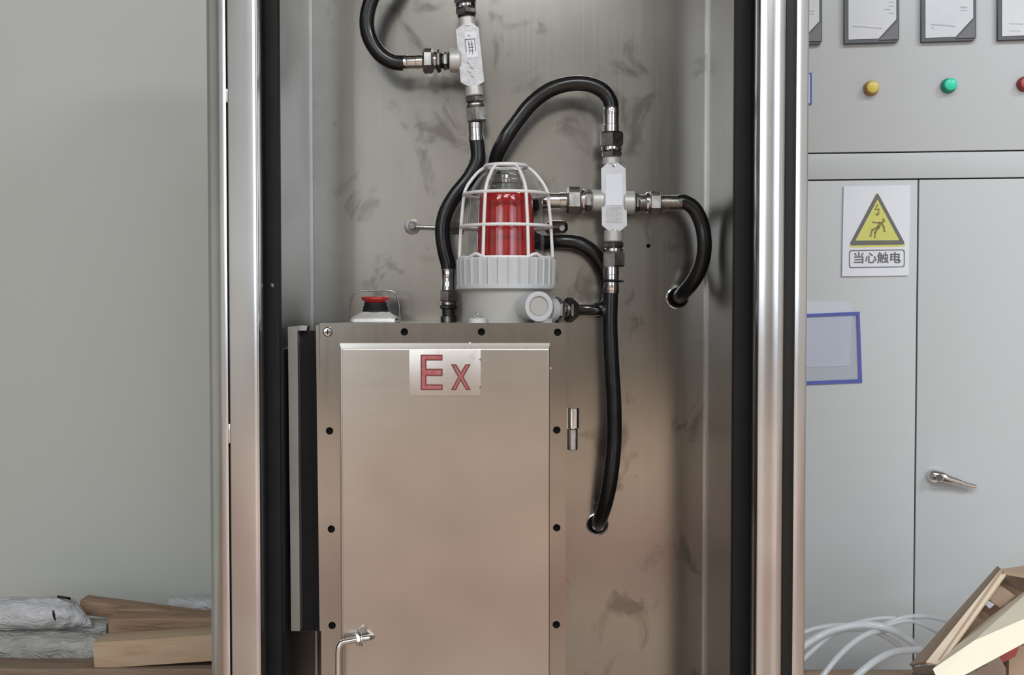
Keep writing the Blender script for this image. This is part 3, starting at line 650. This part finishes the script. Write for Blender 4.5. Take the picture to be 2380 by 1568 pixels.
# ------------------------------------------------------------------ grey electrical cabinet (turned a little towards the camera)
YAW = math.radians(-6.0)
C0 = P(1880, 707, 2.42); C0.z = 0
ax = Vector((math.cos(YAW), math.sin(YAW), 0)); nn = Vector((math.sin(YAW), -math.cos(YAW), 0))
ec = thing('electrical_cabinet', 'light grey enamelled switch cabinet with meters and indicator buttons', 'cabinet', C0, YAW)
CV = Vector((0, 0, CAMZ))
def Q(px, py, off=0.0):
    """pixel -> cabinet-local (s, z) on the plane standing off its front by off"""
    d = P(px, py, 1.0)-CV
    t = ((C0+nn*off)-CV).dot(nn)/d.dot(nn); p = CV+d*t
    return (p-C0).dot(ax), p.z
def E(name, mat, parent, pts, off, thick, **kw):
    """outline in pixels on the cabinet front, standing proud from off to off+thick"""
    lp = [Q(a, b, off+thick) for a, b in pts]
    return MB().flat([lp], (0, -(off+thick/2), 0), (1, 0, 0), (0, 0, 1), thick).build(name, mat, parent, local=True, smooth=0, **kw)
s0 = Q(1640, 500)[0]; s1 = s0+1.15
seam_x = Q(2127.5, 800)[0]; za = Q(1880, 358)[1]; zc = Q(1880, 420)[1]
print('cab s', s0, s1, 'z', za, zc)
MB().box(s0, s1, 0.004, 0.34, 0.0, 2.15).build('carcass', 'seam', ec, local=True)
g = 0.0016
MB().box(s0, s1, -0.012, 0.006, za+g, 2.15, 0.001).box(s0, s0+0.01, 0, 0.34, 0, 2.15).box(s1-0.01, s1, 0, 0.34, 0, 2.15).build('upper_panel', 'enamel', ec, local=True)
MB().box(s0, s1, -0.012, 0.006, zc+g, za-g, 0.001).build('middle_strip', 'enamel', ec, local=True)
MB().box(s0, seam_x-g, -0.012, 0.006, 0.08, zc-g, 0.0015).build('door', 'enamel', ec, local=True)
door2 = MB().box(seam_x+g, s1, -0.012, 0.006, 0.08, zc-g, 0.0015).build('door', 'enamel', ec, local=True)
MB().box(s0, s1, -0.008, 0.006, 0.0, 0.075, 0.001).build('plinth', 'enamel', ec, local=True)
FR = 0.012
def meter(x0, x1, yb_, slope):
    w_ = x1-x0; yt = yb_-w_-4
    f = lambda x: yb_-slope*(x-x0)
    m = E('meter', 'meter_frame', ec, [(x0, f(x0)), (x1-4, f(x1)), (x1, f(x1)-6), (x1, yt), (x0, yt+2)], FR, 0.012)
    dl = E('dial', 'meter_face', m, [(x0+9, f(x0)-9), (x1-48, f(x1-48)-9), (x1-7, f(x1)-52), (x1-7, yt+9), (x0+9, yt+10)], FR+0.012, 0.0012)
    cr = E('corner_cover', 'meter_corner', m, [(x1-46, f(x1-46)-6), (x1-3, f(x1)-6), (x1-3, f(x1)-50)], FR+0.012, 0.003)
    return m
def marks(m, pts, t=0.0006, off=None):
    mb = MB(); off = off or FR+0.0132
    for x0, y0, x1, y1, w_ in pts:
        a = Vector(Q(x0, y0, off)); b = Vector(Q(x1, y1, off)); d = (b-a).normalized(); n = Vector((-d.y, d.x))*w_/2*S(2.4)
        mb.prism([(p.x, -off, p.y) for p in (a-n, b-n, b+n, a+n)], (0, -t, 0))
    mb.build('scale_marks', 'faint_ink', m, local=True)
m1 = meter(1783, 1911, 104, 0.02)
m2 = meter(1963, 2090, 101, 0.03); m3 = meter(2142, 2269, 97, 0.03); m4 = meter(2320, 2447, 93, 0.03)
marks(m1, [(1881, 26, 1892, 25, 2), (1881, 33, 1892, 32, 2)])
marks(m2, [(1982, 61, 2015, 63, 2), (2012, 63, 2050, 66, 2), (2066, 5, 2078, 5, 1.5), (2066, 14, 2078, 14, 1.5), (2056, 22, 2070, 22, 1.5), (2066, 31, 2078, 31, 1.5)])
marks(m3, [(2164, 57, 2198, 59, 2.6), (2198, 59, 2221, 62, 2), (2164, 65, 2172, 65, 1.6), (2232, 17, 2248, 17, 3), (2232, 24, 2248, 24, 1.6)])
marks(m4, [(2345, 55, 2378, 56, 1.6), (2347, 72, 2372, 72, 1.4)])
def indicator(px, py, lens, bezel, label):
    s_, z_ = Q(px-2, py+2, 0.016)
    b = MB().lathe([(0, 18*S(2.35)), (0.004, 17.5*S(2.35)), (0.012, 16*S(2.35)), (0.014, 14*S(2.35))], (s_, -FR, z_), (0, -1, 0), 32).build('indicator_button', bezel, ec, local=True, label=label)
    MB().lathe([(0, 14*S(2.35)), (0.008, 13.5*S(2.35)), (0.0095, 11*S(2.35)), (0.0098, 0)], (s_, -FR-0.013, z_), (0, -1, 0), 32).build('lens', lens, b, local=True)
indicator(2027, 203, 'yellow_lens', 'amber_bezel', 'yellow round indicator button')
indicator(2207, 197, 'green_lens', 'green_bezel', 'green round indicator button')
indicator(2384, 193, 'redbtn_lens', 'redbtn_bezel', 'red round indicator button')
# label holder peeping out beside the steel cabinet
lh = E('label_holder', 'blue', ec, [(1800, 171), (1887, 169), (1887, 243), (1800, 245)], FR, 0.003, label='blue framed label holder')
E('label_card', 'paper', lh, [(1804, 175), (1882, 173), (1882, 239), (1804, 241)], FR+0.003, 0.001)
# door handle
s_, z_ = Q(2172, 1106, 0.02)
hd = MB().lathe([(0, 17*S(2.35)), (0.004, 17*S(2.35)), (0.012, 15*S(2.35)), (0.014, 13*S(2.35))], (s_, -FR, z_), (0, -1, 0), 32).build('handle', 'chrome', door2, local=True)
def Lp(px, py, off): a = Q(px, py, off); return Vector((a[0], -off, a[1]))
MB().tube([Lp(2172, 1103, 0.03), Lp(2190, 1107, 0.034), Lp(2206, 1113, 0.035), Lp(2225, 1118, 0.034), Lp(2245, 1125, 0.032), Lp(2268, 1130, 0.030)],
          [0.013, 0.0125, 0.0095, 0.0075, 0.006, 0.0045], 18, 5).build('handle_lever', 'chrome', hd.parent, local=True) if False else None
lv = MB().tube([Lp(2170, 1103, 0.03), Lp(2190, 1107, 0.034), Lp(2206, 1113, 0.035), Lp(2225, 1118, 0.034), Lp(2245, 1125, 0.032), Lp(2268, 1130, 0.030)],
          [0.0125, 0.012, 0.0095, 0.0075, 0.006, 0.0045], 18, 5)
lv.lathe([(0, 0.008), (0.0025, 0.0075), (0.0026, 0)], Lp(2184, 1110, 0.045), (0, -1, 0), 20)
lv.build('handle', 'chrome', door2, local=True)
MB().lathe([(0, 0.0072), (0.0015, 0.0068), (0.001, 0)], Lp(2184, 1110, 0.0478), (0, -1, 0), 20).build('keyhole', 'meter_frame', door2, local=True)

# warning sign stuck on the door: a thing of its own, in the same turned frame
sg = thing('warning_sign', 'white electric shock warning sign with yellow triangle on the grey cabinet door', 'sign', C0, YAW)
def ES(name, mat, parent, pts, off, thick, **kw): return E(name, mat, parent, pts, off, thick, **kw)
bp = ES('board', 'sign_white', sg, [(1961, 433), (2116, 430), (2112, 640), (1957, 642)], FR+0.0005, 0.004)
o_ = FR+0.0045
def rounded(pts, r, n=5):
    out = []; m_ = len(pts)
    for i in range(m_):
        p0, p1, p2 = Vector(pts[i-1]), Vector(pts[i]), Vector(pts[(i+1) % m_])
        a = p1+(p0-p1).normalized()*r; b = p1+(p2-p1).normalized()*r
        for j in range(n+1):
            t = j/n; out.append(tuple(a*(1-t)**2 + p1*2*t*(1-t) + b*t*t))
    return out
ES('triangle_edge', 'sign_yellow', bp, rounded([(2039, 444), (2107, 573), (1971, 575)], 10), o_, 0.0004)
ES('triangle_band', 'sign_grey', bp, rounded([(2039, 446), (2105, 568), (1973, 570)], 9), o_+0.0004, 0.0004)
ES('triangle_field', 'sign_yellow', bp, rounded([(2039.5, 463), (2090, 558), (1988, 559)], 2), o_+0.0008, 0.0004)
og = o_+0.0012
def es_strokes(name, mat, parent, strokes, off):
    mb = MB()
    for x0, y0, x1, y1, w_ in strokes:
        a = Vector(Q(x0, y0, off)); b = Vector(Q(x1, y1, off)); d = (b-a).normalized(); n = Vector((-d.y, d.x))*w_/2*S(2.35)
        a2 = a-d*w_*0.25*S(2.35); b2 = b+d*w_*0.25*S(2.35)
        mb.prism([(p.x, -off, p.y) for p in (a2-n, b2-n, b2+n, a2+n)], (0, -0.0004, 0))
    return mb.build(name, mat, parent, local=True, smooth=0)
es_strokes('bolt_symbol', 'figure', bp, [(2040, 475, 2034, 487, 3), (2034, 487, 2043, 486, 2.5), (2043, 486, 2039, 500, 3), (2039, 500, 2034, 496, 2), (2039, 501, 2044, 495, 2)], og)
es_strokes('falling_figure', 'figure', bp, [(2053, 509, 2055, 515, 6), (2028, 516, 2044, 518, 3.5), (2046, 518, 2041, 529, 8), (2042, 527, 2028, 534, 5), (2027, 534, 2023, 550, 4), (2040, 530, 2034, 540, 5), (2034, 540, 2033, 552, 4), (2049, 516, 2054, 528, 5), (2054, 528, 2056, 538, 4)], og)
cap = rounded([(1973, 581), (2103, 579), (2103, 621), (1973, 623)], 7)
capi = rounded([(1975.5, 583.5), (2100.5, 581.5), (2100.5, 618.5), (1975.5, 620.5)], 6)
MB().flat([[Q(a, b, o_) for a, b in cap], [Q(a, b, o_) for a, b in capi]], (0, -o_-0.0002, 0), (1, 0, 0), (0, 0, 1), 0.0004).build('caption_frame', 'ink', bp, local=True, smooth=0)
s_, z_ = Q(2038, 601, o_)
MB().text('当心触电', 27.5*S(2.36), (s_, -o_-0.0003, z_), (1, 0, -0.0), (0, 0, 1), 0.0005).build('caption', 'sign_grey', bp, local=True, smooth=0)

# blue framed clear pouch with papers
pc_ = thing('document_pouch', 'clear document pouch with a blue frame stuck on the grey cabinet door', 'pouch', C0, YAW)
MB().flat([[Q(a, b, FR+0.003) for a, b in [(1785, 733), (1998, 724), (2004, 889), (1785, 897)]], [Q(a, b, FR+0.003) for a, b in [(1792, 740), (1991, 732), (1996, 881), (1792, 889)]]],
          (0, -FR-0.002, 0), (1, 0, 0), (0, 0, 1), 0.003).build('blue_frame', 'blue', pc_, local=True, smooth=0)
E('clear_film', 'pouch', pc_, [(1790, 738), (1992, 731), (1997, 882), (1790, 890)], FR+0.0022, 0.0004)
E('paper_sheet', 'paper', pc_, [(1800, 702), (1970, 699), (1977, 705), (1980, 730), (1975, 850), (1800, 856)], FR+0.0004, 0.0008)
E('backing_sheet', 'paper_edge', pc_, [(1790, 738), (1992, 731), (1997, 882), (1790, 890)], FR+0.0001, 0.0003)

# ------------------------------------------------------------------ left pile: crate, timbers, wrapped rolls
cr = thing('wooden_crate', 'dark wooden crate under the wrapped rolls against the pale wall', 'crate', (X(250, 2.5), 2.55, 0))
zcr = Z(1552, 2.46)
x0c, x1c = X(-60, 2.46), X(560, 2.46)
for i in range(3):
    MB().box(x0c, x1c, 2.46, 2.48, 0.02+i*(zcr-0.02)/3, 0.01+(i+1)*(zcr-0.02)/3 if i < 2 else zcr-0.022, 0.002).build('plank', 'wood_dark', cr)
for i in range(3):
    MB().box(x0c, x1c, 2.455+i*0.115, 2.455+i*0.115+0.105, zcr-0.02, zcr, 0.002).build('plank', 'wood_dark', cr)
for xx in (x0c, x1c-0.05):
    MB().box(xx, xx+0.05, 2.482, 2.78, 0, zcr-0.022).build('end_board', 'wood_dark', cr)
def timber(label, p0, p1, wdt, hgt, mat, name='timber', bev=0.003):
    o = MB().bar(p0, p1, wdt, hgt, bev).build(name, mat, origin=(Vector(p0)+Vector(p1))/2)
    return tag(o, label, 'timber')
Yb = 2.50
timber('thick tan timber with a sawn end, lowest of the stack on the crate', P(230, 1512.5, Yb), P(600, 1488, Yb), 0.07, 62*S(Yb), 'wood_tan')
timber('short brown bearer under the tan timber on the crate', P(380, 1545, 2.56), P(600, 1538, 2.56), 0.06, 12*S(2.56), 'wood_dark')
timber('rough brown timber lying across the stack, above the tan timber', P(262, 1450, 2.58), P(600, 1450, 2.58), 0.06, 44*S(2.58), 'wood_brown')
timber('weathered brown plank with a knot, topmost of the wood stack', P(193, 1404, 2.64), P(600, 1456, 2.64), 0.05, 34*S(2.64), 'wood_brown')
tk = [o for o in COL.objects if o.get('label', '').startswith('weathered brown plank')][0]
kn = MB().lathe([(0, 0.011), (0.0012, 0.010), (0.0014, 0)], P(219, 1419, 2.616), (0, -1, 0), 18).build('knot', 'wood_dark', tk)
timber('grey batten poking out between the rolls and the brown timbers', P(160, 1453, 2.60), P(256, 1455, 2.60), 0.05, 24*S(2.6), 'film_dull')
def roll(label, axis, radii, mat, seed, sq=1.0):
    rnd = random.Random(seed)
    mb = MB(); seg = 40; rings = []
    # dense axis
    pts = [Vector(p) for p in axis]; n = 34
    for i in range(n+1):
        t = i/n*(len(pts)-1); a = int(min(t, len(pts)-2)); f = t-a
        p = pts[a].lerp(pts[a+1], f); r = radii[a]*(1-f)+radii[a+1]*f
        ring = []
        for j in range(seg):
            an = 2*math.pi*j/seg
            wv = 1+0.035*math.sin(5*an+i*0.9+seed)+0.025*math.sin(9*an-i*1.7)+rnd.uniform(-0.012, 0.012)
            ring.append(mb.bm.verts.new(p+Vector((0, math.cos(an)*r*wv*sq, math.sin(an)*r*wv))))
        rings.append(ring)
    for r0, r1 in zip(rings, rings[1:]):
        for j in range(seg): mb.bm.faces.new((r0[j], r0[(j+1) % seg], r1[(j+1) % seg], r1[j]))
    mb.bm.faces.new(rings[0]); mb.bm.faces.new(rings[-1][::-1])
    o = mb.build('wrapped_roll', mat, origin=(pts[0]+pts[-1])/2, smooth=70)
    return tag(o, label, 'roll')
Yr = 2.57; kr = S(Yr)
r_top = roll('silver film wrapped roll with a gathered pointed end, topmost on the crate', [P(-90, 1426, Yr), P(60, 1424, Yr), P(128, 1423, Yr), P(165, 1424, Yr), P(185, 1433, Yr), P(216, 1453, Yr)],
     [36*kr, 36*kr, 37*kr, 33*kr, 22*kr, 4*kr], 'film', 3)
MB().tube([P(135, 1386, Yr), P(150, 1388, Yr-0.03), P(163, 1391, Yr-0.02)], 0.003, 8).build('black_tape', 'black_rubber', r_top)
MB().tube([P(124, 1418, Yr-0.100), P(125, 1428, Yr-0.100), P(129, 1442, Yr-0.098)], [0.0015, 0.0032, 0.001], 8).build('black_tape', 'black_rubber', r_top)
for o in r_top.children:   # tape meshes were built against the roll's origin
    pass
roll('dull grey film wrapped roll under the silver roll, resting on the crate', [P(-90, 1505, Yr), P(60, 1505, Yr), P(150, 1505, Yr), P(200, 1506, Yr), P(236, 1508, Yr), P(250, 1512, Yr)],
     [41*kr, 41*kr, 42*kr, 41*kr, 38*kr, 33*kr], 'film_dull', 8)
roll('pale film wrapped roll lying behind the brown plank near the steel cabinet', [P(392, 1408, 2.75), P(396, 1408, 2.75), P(440, 1408, 2.75), P(620, 1408, 2.75)],
     [15*S(2.75), 19*S(2.75), 20*S(2.75), 20*S(2.75)], 'film', 5)

# ------------------------------------------------------------------ right foreground: cartons, board, coiled tube
bench = thing('packing_crate', 'low pale wooden crate below the coiled clear tubing', 'crate', (0.85, 2.15, 0))
zbn = Z(1552, 2.25)
xa, xb_ = X(1800, 2.12), X(2235, 2.02)
for i in range(3): MB().box(xa, xb_, 2.02+i*0.075, 2.02+i*0.075+0.072, zbn-0.018, zbn, 0.0015).build('plank', 'wood_tan', bench)
for i in range(3): MB().box(xa, xb_, 2.022, 2.038, 0.0+i*(zbn-0.02)/3, -0.008+(i+1)*(zbn-0.02)/3, 0.0015).build('plank', 'wood_tan', bench)
for xx in (xa, xb_-0.02): MB().box(xx, xx+0.02, 2.04, 2.24, 0, zbn-0.019).build('end_board', 'wood_tan', bench)

coil = thing('clear_tube_coil', 'loose coil of clear plastic tubing lying beside the tilted open carton', 'tube', P(2000, 1540, 2.12))
def loop_tube(pts, r):
    MB().tube([P(*p) for p in pts], r*S(2.12), 14, 8).build('tube_loop', 'tube', coil, smooth=60)
loop_tube([(1780, 1556, 2.10), (1840, 1522, 2.09), (1880, 1492, 2.09), (1920, 1470, 2.10), (1965, 1456, 2.10), (2015, 1451, 2.11), (2060, 1459, 2.11), (2098, 1477, 2.12), (2126, 1499, 2.12), (2150, 1550, 2.14)], 8.5)
loop_tube([(1790, 1530, 2.15), (1840, 1485, 2.15), (1885, 1463, 2.15), (1940, 1453, 2.15), (1990, 1455, 2.15), (2030, 1465, 2.15)], 6)
loop_tube([(1950, 1466, 2.17), (1990, 1447, 2.17), (2040, 1437, 2.17), (2080, 1436, 2.17)], 5)
loop_tube([(2040, 1460, 2.14), (2068, 1446, 2.14), (2105, 1434, 2.14), (2150, 1432, 2.14), (2194, 1440, 2.15), (2215, 1450, 2.15)], 5.5)
loop_tube([(2050, 1458, 2.13), (2080, 1447, 2.13), (2112, 1442, 2.13), (2145, 1451, 2.13), (2180, 1469, 2.14)], 5)
loop_tube([(1800, 1600, 2.11), (1866, 1532, 2.11), (1920, 1484, 2.12), (1960, 1464, 2.13), (2005, 1462, 2.13), (2045, 1472, 2.13), (2080, 1493, 2.14), (2100, 1512, 2.15)], 6.5)
loop_tube([(1890, 1600, 2.03), (1922, 1557, 2.04), (1955, 1518, 2.06), (1990, 1488, 2.08), (2022, 1471, 2.10), (2060, 1464, 2.13)], 6.5)
loop_tube([(1960, 1600, 2.00), (2000, 1562, 2.01), (2040, 1532, 2.03), (2082, 1514, 2.05), (2140, 1509, 2.07)], 8)

ct = thing('open_carton', 'tilted open cardboard carton with torn pale edges behind the cream board', 'carton', P(2300, 1560, 1.95))
def panel(name, pts, th, mat, label=None): return MB().sheet([P(*p) for p in pts], th).build(name, mat, ct, smooth=0, label=label)
panel('side_panel', [(2117, 1548, 2.06), (2186, 1536, 1.86), (2332, 1326, 1.92), (2322, 1318, 2.08)], 0.004, 'carton')
panel('pale_edge', [(2152, 1538, 1.868), (2186, 1545, 1.855), (2337, 1334, 1.915), (2326, 1322, 1.925)], 0.006, 'carton_edge')
panel('top_panel', [(2326, 1322, 1.925), (2333, 1328, 1.915), (2470, 1352, 1.93), (2470, 1300, 2.15)], 0.005, 'carton')
panel('inner_panel', [(2316, 1352, 2.00), (2460, 1440, 2.00), (2460, 1345, 2.0), (2338, 1328, 2.00)], 0.004, 'carton_dark')  # shadow inside the carton is put into this darker cardboard
panel('inner_flap', [(2290, 1386, 1.945), (2316, 1352, 1.95), (2360, 1384, 1.95), (2324, 1412, 1.945)], 0.004, 'carton')
panel('paper_label', [(2282, 1396, 1.938), (2291, 1391, 1.938), (2312, 1404, 1.938), (2300, 1414, 1.938)], 0.001, 'paper')
panel('inner_bottom', [(2186, 1550, 1.95), (2330, 1352, 1.99), (2460, 1420, 2.02), (2300, 1600, 1.98)], 0.004, 'carton')
panel('under_flap', [(2120, 1550, 2.03), (2186, 1545, 1.86), (2178, 1566, 1.88), (2124, 1564, 2.03)], 0.004, 'carton_dark')  # darker colour stands for the shade under the carton
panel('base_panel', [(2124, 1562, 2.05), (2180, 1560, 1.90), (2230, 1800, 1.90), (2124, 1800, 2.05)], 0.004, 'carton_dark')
# cream board leaning in front
bd = [P(2166, 1556, 1.80), P(2420, 1432, 1.80), P(2430, 1478, 1.80), P(2395, 1500, 1.80), P(2170, 1618, 1.80)]
a0, a1 = P(2166, 1553, 1.80), P(2440, 1418, 1.80); b0, b1 = P(2194, 1605, 1.80), P(2440, 1460, 1.80)
mb = MB(); 
fr = [P(2168, 1554, 1.78), P(2264, 1488, 1.78), P(2440, 1412, 1.78), P(2440, 1462, 1.765), P(2205, 1588, 1.765), P(2180, 1580, 1.77)]
bk = [P(2180, 1540, 1.93), P(2262, 1462, 1.93), P(2440, 1330, 1.93), P(2440, 1440, 1.93), P(2220, 1570, 1.93), P(2190, 1566, 1.93)]
vf = [mb.bm.verts.new(v) for v in fr]; vb = [mb.bm.verts.new(v) for v in bk]
mb.bm.faces.new(vf); mb.bm.faces.new(vb[::-1])
for i in range(6): mb.bm.faces.new((vf[i], vb[i], vb[(i+1) % 6], vf[(i+1) % 6]))
board = mb.build('cream_board', varied('cream_board', (0.93, 0.85, 0.67), (0.95, 0.89, 0.74), 16, rough=0.75), origin=P(2300, 1520, 1.82), smooth=0)  # cream is lightened to stand in for sunlight on the front
board.data.materials.append(varied('tan_board_top', (0.86, 0.68, 0.49), (0.90, 0.75, 0.57), 9, rough=0.8))
for p_ in board.data.polygons:
    if abs(p_.normal.z) > 0.86: p_.material_index = 1
tag(board, 'thick cream coloured board leaning across the open carton', 'board')
# lower printed carton, standing on the floor
lc = thing('printed_carton', 'grey brown carton with red print standing below the cream board', 'carton', (X(2400, 1.95), 2.0, 0))
zl = Z(1490, 1.93)
MB().prism([P(2215, 1590, 1.93), P(2320, 1520, 1.93), P(2338, 1552, 1.93), P(2338, 1700, 1.93), P(2215, 1700, 1.93)], (0, 0.05, 0)).build('front_flap', 'carton_dark', lc)
MB().box(X(2355, 1.94), X(2620, 1.94), 1.94, 2.10, 0, Z(1500, 1.94), 0.003).build('body', 'carton', lc)
MB().sheet([P(2330, 1540, 1.936), P(2322, 1520, 1.936), P(2372, 1494, 1.936), P(2360, 1525, 1.936)], 0.001).build('red_print', 'red_print', lc)
mb = MB()
for s_ in ((2258, 1556, 2290, 1536), (2268, 1558, 2296, 1543), (2246, 1566, 2262, 1558)):
    stroke(mb, *s_, 2.6, 1.929)
mb.build('print_lines', 'ink', lc)
